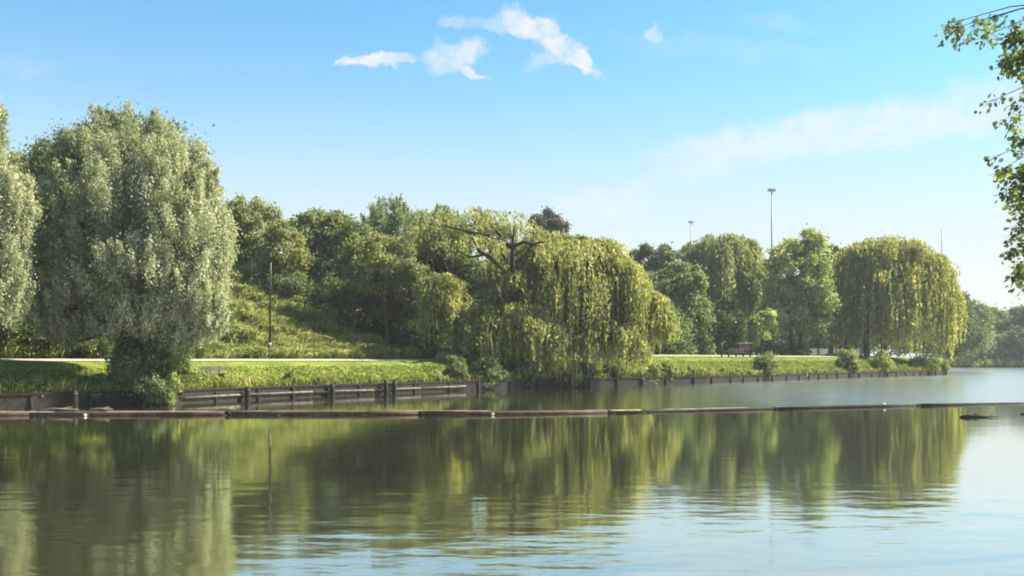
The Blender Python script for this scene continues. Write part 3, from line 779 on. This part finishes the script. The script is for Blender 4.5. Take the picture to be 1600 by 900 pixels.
# ---- undergrowth behind the park lawn and under the willow: one tangle nobody could count
def undergrowth(name, lab, rows, mat, leafpx=4.2, K=.42):
    blobs = []
    for (x0, x1, ytop, ybot, D0, D1) in rows:
        n = int((x1 - x0) / 24) + 1
        for i in range(n + 1):
            t = i / n
            px = x0 + (x1 - x0) * t + random.uniform(-6, 6); D_ = D0 + (D1 - D0) * t
            h = (ybot - ytop) * random.uniform(.7, 1.1)
            blobs.append((px, ybot - h * .45, 22, h * .55, D_ - 100))
    P, Nn, Va, _ = crown_points(blobs, (0, 0, 0), 100, leafpx, K, (.3, .5), .1)
    n = len(P); s = leafpx / F * P[:, 1]
    L = s * rng.uniform(.8, 1.4, n)
    o = link_mesh(name, leaf_mesh(P, Nn, rdir(n), L, L * .6, Va, name), M[mat]); tag(o, lab, 'undergrowth', kind='stuff')
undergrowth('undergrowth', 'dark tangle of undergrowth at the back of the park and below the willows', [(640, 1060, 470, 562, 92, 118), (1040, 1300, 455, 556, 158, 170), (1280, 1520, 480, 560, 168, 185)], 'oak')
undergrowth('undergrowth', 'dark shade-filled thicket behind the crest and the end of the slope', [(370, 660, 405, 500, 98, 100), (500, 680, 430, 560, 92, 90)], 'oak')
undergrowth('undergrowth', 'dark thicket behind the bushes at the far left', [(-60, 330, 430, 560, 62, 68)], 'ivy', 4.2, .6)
undergrowth('undergrowth', 'paler brambles along the edge of the lawn', [(1050, 1240, 532, 558, 122, 136)], 'grey')

# ---- far bank trees
for i, (px, py, rx, ry, dd, m_, lab) in enumerate([
        (1496, 490, 20, 36, 20, 'oak', 'dark far tree just right of the round willow on the point'),
        (1520, 505, 30, 34, 4, 'mid', 'rounded green far tree right of the point'),
        (1552, 510, 26, 36, 8, 'mid', 'second rounded far tree right of the point'),
        (1588, 508, 26, 30, 14, 'grey', 'pale far tree near the right edge'),
        (1572, 534, 30, 26, 0, 'grey', 'low greyish far tree in front of the others near the right edge'),
        (1530, 538, 30, 24, -2, 'grey', 'low greyish far tree behind the open water'),
        (1592, 535, 16, 30, -4, 'oak', 'dark bluish far tree at the right edge'),
        (1500, 540, 24, 22, 0, 'mid', 'low far bush tree at the end of the cove'),
        (1650, 500, 50, 60, 5, 'mid', 'far tree outside the right edge')]):
    T('broadleaf_tree', lab, 'tree', 272 + dd, px, [(px, py, rx, ry), (px - rx * .5, py + ry * .4, rx * .6, ry * .6), (px + rx * .5, py + ry * .4, rx * .6, ry * .6), (px, py + ry * .7, rx * .9, ry * .5)], m_, 4.0, .6, .35, 'trees on the far bank', z=1.7, nlimb=6)
undergrowth('reeds', 'bright low fringe of waterside plants along the far bank', [(1490, 1680, 560, 571, 266, 268)], 'weed', 3.5, .8)
undergrowth('undergrowth', 'dark undergrowth below the far bank trees', [(1480, 1680, 530, 566, 280, 284)], 'oak', 4, .6)

# ------------------------------------------------------------------ grass
def blades(name, lab, u0, u1, s0, s1, n, h, wd, mat, tuft=0, lean=(.5, .3), avoid=True, keep=None, downhill=0.0):
    u = rng.uniform(u0, u1, n); s = rng.uniform(s0, s1, n)
    if tuft:
        nt_ = n // tuft; cu = rng.uniform(u0, u1, nt_); cs = rng.uniform(s0, s1, nt_); k = rng.integers(0, nt_, n)
        u = cu[k] + rng.normal(size=n) * .22; s = cs[k] + rng.normal(size=n) * .22; tv = rng.random(nt_)[k]; th_ = (.6 + .8 * rng.random(nt_))[k]
    else:
        tv = rng.random(n); th_ = np.ones(n)
    if avoid:
        ok = (np.abs(s - 7.2) > 1.3) & (s > .03); u, s, tv, th_ = u[ok], s[ok], tv[ok], th_[ok]
    if keep is not None:
        ok = keep(u, s); u, s, tv, th_ = u[ok], s[ok], tv[ok], th_[ok]
    n = len(u)
    x, y = xy(u, s); z = gz_us(u, s)
    B = np.stack([x, y, z - .03], 1)
    sc = np.clip(y / 60, .8, 2.5)
    th_ = th_ * np.where((s > 4.0) & (s < 7), .3, 1.0)
    H = h * rng.uniform(.5, 1.3, n) * th_; Wd = wd * sc * rng.uniform(.7, 1.3, n)
    ld = rng.normal(size=(n, 3)) * lean[0]; ld[:, 2] = 0
    ld[:, 0] -= N_[0] * downhill; ld[:, 1] -= N_[1] * downhill
    sd_ = unit(np.cross(rdir(n), [0, 0, 1.0]))
    Tp = B + ld * H[:, None] + np.array([0, 0, 1.0]) * (H * .9)[:, None] - np.array([0, 0, 1.0]) * (np.linalg.norm(ld, axis=1) * H * .25)[:, None]
    Mi = B + ld * H[:, None] * .3 + np.array([0, 0, 1.0]) * (H * .6)[:, None]
    V = np.empty((n, 4, 3)); V[:, 0] = B - sd_ * Wd[:, None] * .3; V[:, 1] = B + sd_ * Wd[:, None] * .3 + (Mi - B) * .1
    V[:, 1] = Mi + sd_ * Wd[:, None] * .5; V[:, 2] = Tp; V[:, 3] = Mi - sd_ * Wd[:, None] * .5
    o = link_mesh(name, np_mesh(name, V.reshape(-1, 3), np.arange(n * 4), 4, np.clip(tv * .5 + rng.random(n) * .5, 0, 1)), M[mat])
    tag(o, lab, 'grass', kind='stuff')
blades('bank_grass', 'bright green grass on the bank between the wall and the path', 5, UEND - .3, .05, 6.3, 110000, .20, .07, 'grass')
blades('bank_grass', 'longer grass and weeds fringing the top of the wall', 5, UEND - .3, .02, 1.3, 42000, .5, .09, 'grass', tuft=26)
blades('lawn_grass', 'lawn grass behind the path at the right', 50, UEND - .3, 8.2, 22, 50000, .16, .12, 'grass')
blades('hill_grass', 'rough arching grass and bracken mounds on the slope behind the path', 14, 60, 8.3, 30, 150000, .75, .10, 'hillgrass', tuft=70, lean=(.45, 0), downhill=.75)

# ------------------------------------------------------------------ timber wall
wall = empty('retaining_wall', (WP[2][0], WP[2][1], 0), 'weathered timber retaining wall holding the grassy bank along the water', 'wall')
org = Vector((WP[2][0], WP[2][1], 0))
ulist = np.arange(WU[1], UEND + .001, 1.0)
fr = MB(); capm = MB(); railm = MB()
def wallpt(u, off, z):
    x, y = xy(u, -off); return Vector((float(x), float(y), z)) - org
for mb, off0, off1, z0, z1 in ((fr, .0, .10, -.5, HW - .04), (capm, -.06, .17, HW - .04, HW + .05)):
    prev = None
    for u_ in ulist:
        j = random.uniform(-.015, .015)
        ring = [mb.bm.verts.new(wallpt(u_, a, b + j)) for a, b in ((off0, z0), (off1, z0), (off1, z1), (off0, z1))]
        if prev:
            for k in range(4): mb.bm.faces.new((prev[k], prev[(k + 1) % 4], ring[(k + 1) % 4], ring[k]))
        prev = ring
fr.build('board_face', M['timber_dark'], wall)
capm.build('cap_beam', M['timber_dark'], wall)
# two bleached walers, broken lengths at the near end
for zc in (.30,):
    u_ = float(WU[3]) + .5
    while u_ < 46:
        L_ = random.uniform(4, 6.5)
        mb = MB()
        mb.tube([wallpt(u_ + .1, .20, zc + random.uniform(-.02, .02)), wallpt(u_ + L_ * .5, .20, zc), wallpt(u_ + L_ - .1, .20, zc + random.uniform(-.02, .02))], .06, 4)
        mb.build('waler_beam', M['rail'], wall)
        u_ += L_
u_ = WU[1] + .5
while u_ < UEND:
    mb = MB(); p = wallpt(u_, .17, 0)
    mb.tube([p + Vector((0, 0, -.6)), p + Vector((random.uniform(-.02, .02), 0, HW + random.uniform(-.16, -.02)))], random.uniform(.05, .08), 8)
    mb.build('post', M['timber_dark'], wall)
    u_ += random.uniform(2.3, 3.8)
for px, hgt, lab in [(118, .8, 'dark mooring post in the shade near the left edge'), (386, .74, 'dark mooring post below the lamp post'), (520, .78, 'dark mooring post right of the dark tuft on the wall'), (603, .9, 'left one of the close pair of dark mooring posts'), (616, .88, 'right one of the close pair of dark mooring posts')]:
    best = min(np.arange(WU[1], UEND, .1), key=lambda q: abs((lambda p: p[0] / p[1] * F + 800)(xy(q, -.42)) - px))
    x, y = xy(best, -.42)
    r = empty('mooring_post', (float(x), float(y), 0), lab, 'post', 'mooring posts standing against the wall')
    MB().tube([(0, 0, -.6), (0, 0, .4), (random.uniform(-.03, .03), 0, hgt)], [.15, .145, .13], 10).build('pile', M['timber_dark'], r)
    pile_ = r.children[0]
    MB().tube([(0, 0, hgt - .22), (0, 0, hgt - .14)], .158, 10).build('iron_band', M['black'], pile_)

# far bank edging
mb = MB()
xs_ = np.arange(40, 330, 6.0)
for a, b in zip(xs_, xs_[1:]):
    vs = [mb.bm.verts.new(p) for p in ((a, far_front(a) - .2, -.3), (b, far_front(b) - .2, -.3), (b, far_front(b) - .2, .75), (a, far_front(a) - .2, .75), (a, far_front(a) + .3, .78), (b, far_front(b) + .3, .78))]
    mb.bm.faces.new((vs[0], vs[1], vs[2], vs[3])); mb.bm.faces.new((vs[3], vs[2], vs[5], vs[4]))
o = mb.build('bank_edging', M['timber_dark']); tag(o, 'dark low edging along the foot of the far bank', 'wall')

# ------------------------------------------------------------------ floating boom
front = [(-34, 37.2), (-20, 37.7), (-10, 38.0), (0, 38.4), (4, 39.3), (8.2, 41.0), (16.4, 44.4), (25.5, 47.8), (34, 51), (48, 56)]
FXs = [p[0] for p in front]; FYs = [p[1] for p in front]
boom = empty('floating_boom', (0, 38.4, 0), 'long floating boom of rusty pipes and bleached timbers stretched across the lake', 'boom')
bo = Vector((0, 38.4, 0))
def boom_line(x, off=0): return Vector((x, float(np.interp(x, FXs, FYs)) + off, 0)) - bo
x = -34.0; k = 0
while x < 46:
    L_ = 7.6; x1 = x + L_
    left = x < 2
    rad = .10 if left else (.075 if x < 22 else .06)
    z = .05 if left else .03
    pts = [boom_line(x + .06 + (L_ - .12) * t) + Vector((0, 0, z + .02 * math.sin(k * 2.1 + t * 3))) for t in (0, .25, .5, .75, 1)]
    mb = MB(); mb.tube(pts, rad, 10); pipe_ = mb.build('pipe', M['rust'] if left else M['timber_dark'], boom)
    MB().tube([pts[-1] + Vector((-.06, 0, 0)), pts[-1] + Vector((.18, 0, 0))], rad * 1.08, 10).build('coupling', M['timber_dark'], pipe_)
    x = x1; k += 1
x = -33.0
while x < 16:
    L_ = random.uniform(4.5, 7)
    off = 1.25 if x < -4 else 1.25 - (x + 4) * .045
    pts = [boom_line(x + L_ * t, off + random.uniform(-.03, .03)) + Vector((0, 0, .04)) for t in (0, .33, .66, .98)]
    MB().tube(pts, [.07, .075, .07, .065] if x < -1 else [.05, .045, .045, .04], 9).build('timber', M['pale_log'], boom)
    x += L_
def blob_mesh(name, mat, rads, seed, parent=None):
    bm = bmesh.new(); bmesh.ops.create_icosphere(bm, subdivisions=2, radius=1)
    rr = random.Random(seed)
    for v in bm.verts:
        k = 1 + rr.uniform(-.16, .16); v.co = Vector((v.co.x * rads[0] * k, v.co.y * rads[1] * k, v.co.z * rads[2] * k))
    me = bpy.data.meshes.new(name); bm.to_mesh(me); bm.free()
    return link_mesh(name, me, mat, parent)
for px, dz, lab in [(133, -.45, 'white scrap of flotsam before the boom at the left'), (770, -.4, 'white scrap of flotsam before the boom at the centre'), (1385, -.25, 'white scrap of flotsam on the thin right part of the boom')]:
    xx = (px - 800) / F * 38.0
    for _ in range(4): xx = (px - 800) / F * (float(np.interp(xx, FXs, FYs)) + dz)
    o = blob_mesh('flotsam', M['white'], (.055, .05, .05), px); o.location = (xx, float(np.interp(xx, FXs, FYs)) + dz + (.25 if px > 1000 else 0), .05 if px < 1000 else .13)
    tag(o, lab, 'flotsam', 'white flotsam along the boom')
for px, ln, lab in [(95, 1.7, 'forked bleached driftwood stick lying on the boom at far left'), (160, 1.0, 'short bleached driftwood stick on the boom left of the ivy clump'), (355, .7, 'short pale driftwood stick on the boom below the bench')]:
    xx = (px - 800) / F * 39.2
    mb = MB(); mb.tube([(-ln / 2, 0, 0), (-ln * .1, .05, .05), (ln / 2, -.05, .02)], [.025, .035, .015], 6); mb.tube([(0, 0, .03), (ln * .3, .15, .12)], [.025, .01], 5)
    o = mb.build('driftwood', M['pale_log']); o.location = (xx, float(np.interp(xx, FXs, FYs)) + 1.25, .16); tag(o, lab, 'driftwood', 'driftwood sticks on the boom')
o = blob_mesh('stone', M['timber_dark'], (.16, .2, .09), 77); o.location = (5.88, 10.62, .0); tag(o, 'dark wet stone just showing at the lower right corner of the water', 'stone')
# flecks of leaf litter gathered against the boom
n = 420; fxp = rng.uniform(-22, 6, n) ; fxp[:120] = rng.uniform(-22, 27, 120)
fyp = np.interp(fxp, FXs, FYs) + rng.choice([-1, 1], n) * (.12 + np.abs(rng.normal(size=n)) * .25) + (fxp < 2) * .2
P_ = np.stack([fxp, fyp, np.full(n, .012)], 1); Nn_ = rdir(n) * .12; Nn_[:, 2] += 1
o = link_mesh('leaf_litter', leaf_mesh(P_, Nn_, np.stack([rng.normal(size=n), rng.normal(size=n), np.zeros(n)], 1), rng.uniform(.04, .12, n), rng.uniform(.03, .06, n), rng.random(n), 'leaf_litter'), M['pale_log'])
tag(o, 'small pale flecks of leaf litter floating against the boom', 'leaf litter', kind='stuff')
# floating branch
D_ = HC * F / (652.5 - HOR)
bx_ = (1530 - 800) / F * D_
mb = MB(); mb.tube([(-.72, 0, .01), (-.5, 0, .06), (-.15, .03, .05), (.3, 0, .03), (.72, -.04, .05)], [.05, .065, .06, .025, .012], 8)
mb.tube([(.35, 0, .03), (.6, .1, .12)], [.02, .008], 5); mb.tube([(-.2, 0, .05), (-.12, .05, .14), (0, .06, .12)], [.03, .03, .01], 6)
o = mb.build('floating_branch', M['bark_dark']); o.location = (bx_, D_, 0); tag(o, 'dark waterlogged branch floating alone on the bright water at the right', 'branch')
mb = MB(); mb.tube([(-.3, 0, .02), (0, 0, .05), (.35, .03, .03)], [.02, .03, .012], 6)
o = mb.build('floating_branch', M['bark_dark']); o.location = ((1606 - 800) / F * 38.5, 38.5, 0); tag(o, 'short dark stick floating at the right edge just below the boom', 'branch')
# pale branch on wall foot near the central willow
x, y = 11.9, 82.4
mb = MB(); mb.tube([(-.7, 0, .05), (-.3, .1, .35), (.1, 0, .4), (.5, .05, .1)], [.05, .05, .04, .03], 6); mb.tube([(-.3, .1, .35), (0, 0, .62)], [.03, .01], 5); mb.tube([(.1, 0, .4), (.5, 0, .5)], [.03, .01], 5)
o = mb.build('driftwood', M['pale_log']); o.location = (x, y - .8, 0); tag(o, 'bleached snag of driftwood at the foot of the wall by the central willow', 'driftwood')

# ------------------------------------------------------------------ haze: one box of thin air
hm = bpy.data.materials.new('thin_haze'); hm.use_nodes = True
hn = NT(hm.node_tree)
pv = hn.new('ShaderNodeVolumePrincipled'); pv.inputs['Density'].default_value = HAZE; pv.inputs['Color'].default_value = (.93, .97, 1, 1); pv.inputs['Anisotropy'].default_value = 0
ho = hn.new('ShaderNodeOutputMaterial'); hn.link(pv.outputs[0], ho.inputs['Volume'])
ho_ = MB().box(-1050, 1050, -90, 1150, -2, 75).build('haze', hm); tag(ho_, kind='stuff')

# ------------------------------------------------------------------ lamp post
u_, s_ = None, 9.3
best = min(np.arange(20, 60, .1), key=lambda q: abs((lambda p: p[0] / p[1] * F + 800)(xy(q, s_)) - 421))
x, y = (float(v) for v in xy(best, s_)); zb = gz(x, y)
sc_ = y / F
ztop = HC + (HOR - 383) * sc_; H = ztop - zb
lp = empty('lamp_post', (x, y, zb), 'slim black lamp post with a curled lantern arm at the foot of the grassy slope', 'lamp post')
MB().tube([(0, 0, -.3), (0, 0, .9), (0, 0, .95)], [.13, .13, .08], 12).build('base', M['black'], lp)
MB().tube([(0, 0, .95), (0, 0, 1.08)], .092, 12).build('white_band', M['white'], lp)
MB().tube([(0, 0, 1.08), (0.03, 0, H * .6), (.08, 0, H - .5)], [.075, .06, .045], 10).build('pole', M['black'], lp)
arc = [(.08 + .33 * (1 - math.cos(t)) , 0, H - .5 + .48 * math.sin(t)) for t in np.linspace(0, math.pi * .85, 9)]
MB().tube(arc, .03, 8).build('arm', M['black'], lp)
hd = Vector(arc[-1])
hood = MB().tube([hd + Vector((0, 0, .10)), hd + Vector((0, 0, .02)), hd + Vector((0, 0, -.10)), hd + Vector((0, 0, -.14))], [.05, .12, .22, .20], 12).build('lantern_hood', M['black'], lp)
MB().tube([hd + Vector((0, 0, -.14)), hd + Vector((0, 0, -.28)), hd + Vector((0, 0, -.34))], [.17, .13, .05], 12).build('lamp_glass', M['glass'], hood)
MB().tube([(.06, 0, H - 1.3), (.2, 0, H - 1.0), (.4, 0, H - .75), (.62, 0, H - .42)], .018, 6).build('brace', M['black'], lp)

# ------------------------------------------------------------------ bench, boulders, picnic tables
def find(px, s_):
    q = min(np.arange(5, UEND, .1), key=lambda q: abs((lambda p: p[0] / p[1] * F + 800)(xy(q, s_)) - px))
    x, y = (float(v) for v in xy(q, s_)); return x, y, gz(x, y)
ang = math.atan2(M_[1], M_[0])
def bench(px, s_, wd, lab, mat='stone', rz=None, grp=None, legm='timber_dark'):
    x, y, z = find(px, s_)
    r = empty('bench', (x, y, z - .02), lab, 'bench', grp, ang if rz is None else rz)
    MB().box(-wd / 2, wd / 2, -.22, .22, .40, .46, bevel=.01).build('seat', M[mat], r)
    MB().box(-wd / 2, wd / 2, .20, .25, .55, .82, bevel=.01).build('backrest', M[mat], r)
    for sx in (-1, 1):
        MB().box(sx * (wd / 2 - .15) - .04, sx * (wd / 2 - .15) + .04, -.20, .19, 0, .40).build('leg', M[legm], r)
        MB().box(sx * (wd / 2 - .15) - .03, sx * (wd / 2 - .15) + .03, .25, .29, .2, .8).build('back_support', M[legm], r)
bench(335, 2.0, 1.25, 'small pale bench on the bright grass below the slope', 'rail')
bench(718, 6.0, 1.5, 'pale bench beside the path under the left lobe of the central willow', 'rail')
bench(1020, 8.6, 2.0, 'dark bench beside the path just right of the central willow', 'timber_dark')
x, y, z = find(690, 8.3)
o = blob_mesh('boulder', M['stone'], (.75, .55, .48), 5); o.location = (x, y, z + .15); tag(o, 'pale rounded boulder behind the path left of the central willow trunk', 'boulder')
def picnic(px, s_, lab, mat, rz):
    x, y, z = find(px, s_)
    r = empty('picnic_table', (x, y, z - .02), lab, 'picnic table', 'picnic tables on the lawn', rz)
    MB().box(-1.0, 1.0, -.4, .4, .70, .77, bevel=.01).build('table_top', M[mat], r)
    for sy in (-1, 1):
        MB().box(-1.0, 1.0, sy * .72 - .14, sy * .72 + .14, .42, .48, bevel=.01).build('seat', M[mat], r)
    for sx in (-.7, .7):
        for sy in (-1, 1): MB().tube([(sx, sy * .68, 0), (sx, sy * .25, .70)], .05, 6).build('leg', M['timber_dark'], r)
        MB().box(sx - .035, sx + .035, -.8, .8, .34, .42).build('cross_beam', M['timber_dark'], r)
picnic(1148, 9.5, 'faded reddish picnic table on the lawn before the ivy-clad tree', 'pink', .3)
picnic(1252, 11, 'small pale picnic table beside the dark stems of the airy green tree', 'rail', .6)
# information board
x, y, z = find(1163, 9.2)
r = empty('notice_board', (x, y, z), 'grey-roofed wooden notice board right of the reddish picnic table', 'notice board', rz=.2)
for sx in (-.75, .75): MB().box(sx - .06, sx + .06, -.06, .06, -.1, 1.45).build('post', M['timber_dark'], r)
MB().box(-.69, .69, -.03, .03, .65, 1.25).build('panel', M['timber'], r)
MB().box(-.95, .95, -.22, .22, 1.45, 1.52, bevel=.01).build('roof', M['stone'], r)
for i, px in enumerate((1128, 1139, 1150, 1161, 1172, 1183)):
    x, y, z = find(px, 5.9)
    o = MB().tube([(0, 0, -.1), (0, 0, .42), (0, 0, .46)], [.09, .09, .05], 8).build('bollard', M['timber_dark']); o.location = (x, y, z)
    tag(o, 'short dark wooden bollard in the row along the path by the picnic table', 'bollard', 'row of short wooden bollards by the picnic table')
# grey fence behind the airy tree
x0, y0 = (1262 - 800) / F * 150, 150.0
x1, y1 = (1345 - 800) / F * 156, 156.0
fz = 2.5
r = empty('board_fence', (x0, y0, fz), 'low grey board fence behind the stems left of the round willow', 'fence')
Lf = math.hypot(x1 - x0, y1 - y0); af = math.atan2(y1 - y0, x1 - x0)
MB().box(0, Lf, -.02, .02, .15, 1.45, rz=af).build('board_panel', M['fence'], r)
for q in np.arange(0, Lf + .1, Lf / 5): MB().box(q - .06, q + .06, -.10, -.03, -.2, 1.6, rz=af).build('post', M['timber_dark'], r)
# gravel patch under the willow
x, y, z = find(1312, 10.5)
bm = bmesh.new(); n_ = 26
c0 = bm.verts.new((0, 0, .55)); ring = []; ring1 = []
for k in range(n_):
    a = k / n_ * 2 * math.pi; rr = 1 + .12 * math.sin(3 * a) + .06 * math.sin(7 * a)
    ring1.append(bm.verts.new((1.5 * rr * math.cos(a), 1.1 * rr * math.sin(a), .48))); ring.append(bm.verts.new((3.2 * rr * math.cos(a), 2.1 * rr * math.sin(a), -.15)))
for k in range(n_):
    bm.faces.new((c0, ring1[k], ring1[(k + 1) % n_])); bm.faces.new((ring1[k], ring[k], ring[(k + 1) % n_], ring1[(k + 1) % n_]))
me = bpy.data.meshes.new('sand_heap'); bm.to_mesh(me); bm.free()
o = link_mesh('sand_heap', me, M['path']); o.location = (x, y, z); tag(o, 'pale sandy heap beside the left trunks of the round willow', 'sand heap')

# ------------------------------------------------------------------ masts
def mast(px, ytop, D, rad, lab, head=True):
    x = (px - 800) / F * D; zt = HC + (HOR - ytop) / F * D; zb = 2.0
    r = empty('floodlight_mast' if head else 'radio_mast', (x, D, zb), lab, 'mast')
    MB().tube([(0, 0, 0), (0, 0, (zt - zb) * .5), (0, 0, zt - zb)], [rad * 1.6, rad * 1.2, rad * .8], 8).build('pole', M['steel'], r)
    if head:
        h = zt - zb
        MB().tube([(0, 0, h - .5), (0, 0, h - .1), (0, 0, h + .3)], [rad * 1.2, rad * 3.4, rad * 2.6], 10).build('head_frame', M['steel'], r)
        for k in range(5):
            a = k / 5 * 6.28
            MB().box(-.4, .4, -.2, .2, -.35, .35, rz=a, o=(math.cos(a + 1.57) * rad * 4, math.sin(a + 1.57) * rad * 4, h)).build('floodlight', M['steel'], r)
mast(1206, 297, 300, .26, 'tallest pale floodlight mast with a flared head rising behind the airy green tree')
mast(1080, 347, 420, .24, 'thin distant floodlight mast above the greyish weeping willow')
mast(1472, 356, 330, .22, 'plain thin pole mast rising behind the right shoulder of the round willow', False)

# ------------------------------------------------------------------ foreground tree at the right edge
def fg_tree():
    D = 12.0
    base = Vector((8.9, 11.5, .35))
    root = empty('alder_tree', base, 'near tree at the right edge, only its leafy twig ends hanging into the view', 'tree')
    cl = [(1497, 42, 30, 26, .5), (1530, 60, 30, 18, .35), (1480, 38, 12, 12, .35), (1545, 30, 20, 10, .4), (1580, 95, 36, 26, 1.3), (1600, 60, 28, 40, 1.0), (1560, 105, 18, 12, 1.1),
          (1545, 160, 8, 10, .7), (1578, 190, 22, 16, .5), (1600, 160, 18, 30, .8), (1592, 225, 18, 20, .8), (1548, 250, 8, 5, .8), (1556, 270, 14, 9, 1.0), (1590, 280, 30, 34, 1.4),
          (1605, 330, 26, 30, 1.1), (1570, 300, 12, 20, .6), (1592, 350, 18, 16, .9), (1580, 395, 16, 14, .6), (1585, 430, 18, 20, 1.2), (1604, 400, 18, 50, 1.2), (1575, 375, 6, 8, .7),
          (1640, 120, 40, 60, .6), (1650, 260, 40, 70, .6), (1650, 380, 40, 50, .6)]
    mb = MB()
    tk = [Vector((0, 0, -.3)), Vector((.05, 0, 1.2)), Vector((.2, .1, 3)), Vector((.25, .1, 5)), Vector((.2, .2, 7))]
    mb.tube(tk, [.26, .2, .16, .12, .06], 10)
    P, Nn, Va, Ax = [], [], [], []
    for px, py, rx, ry, dens in cl:
        Dd = D + random.uniform(-.7, .7)
        c = W(px, py, Dd) - base
        r = Vector((rx / F * Dd, (rx + ry) / 2 / F * Dd, ry / F * Dd))
        src = tk[2].lerp(tk[4], min(1, max(0, (c.z - 1.5) / 6)))
        m1 = src.lerp(c, .45) + Vector((0, 0, .35)); m2 = src.lerp(c, .8) + Vector((0, 0, .22))
        mb.tube([src, m1, m2, c, c + Vector((-r.x * .7, 0, -r.z * .5))], [.025, .013, .007, .003, .0015], 5)
        ntw = max(3, int(rx * ry / 80))
        area = math.pi * rx * ry
        nl = int(area / 46 * dens * 3.8) + 6
        tw = []
        for k in range(ntw):
            d = Vector(rdir(1)[0]); e = c + Vector((d.x * r.x, d.y * r.y, d.z * r.z - .03))
            s0 = c.lerp(m2, random.random() * .4)
            mb.tube([s0, s0.lerp(e, .5) + Vector((0, 0, .03)), e], [.003, .002, .001], 4); tw.append((s0, e))
        for k in range(nl):
            a, b = random.choice(tw); t = random.random() ** .6
            p = a.lerp(b, t) + Vector(rng.normal(size=3) * .035)
            P.append(p); ax = (b - a).normalized() * .6 + Vector(rng.normal(size=3) * .6) + Vector((0, 0, -.5)); Ax.append(ax)
            Nn.append(rng.normal(size=3) + np.array([0, 0, .7])); Va.append(random.random())
    P = np.array([list(p) for p in P]); Ax = np.array([list(p) for p in Ax]); Nn = np.array(Nn); n = len(P)
    # rounder six-sided leaves
    Axu = unit(Ax); Sd = unit(np.cross(Nn, Axu)); L = (.066 * rng.uniform(.7, 1.25, n))[:, None]; Wd = L * .72
    N2 = unit(np.cross(Axu, Sd))
    V = np.stack([P, P + Sd * Wd * .42 + Axu * L * .25 + N2 * L * .08, P + Sd * Wd * .46 + Axu * L * .6 + N2 * L * .08, P + Axu * L, P - Sd * Wd * .46 + Axu * L * .6 + N2 * L * .08, P - Sd * Wd * .42 + Axu * L * .25 + N2 * L * .08], 1)
    link_mesh('crown', np_mesh('crown', V.reshape(-1, 3), np.arange(n * 6), 6, np.array(Va)), M['mid'], root)
    mb.build('trunk', M['bark_dark'], root)
fg_tree()
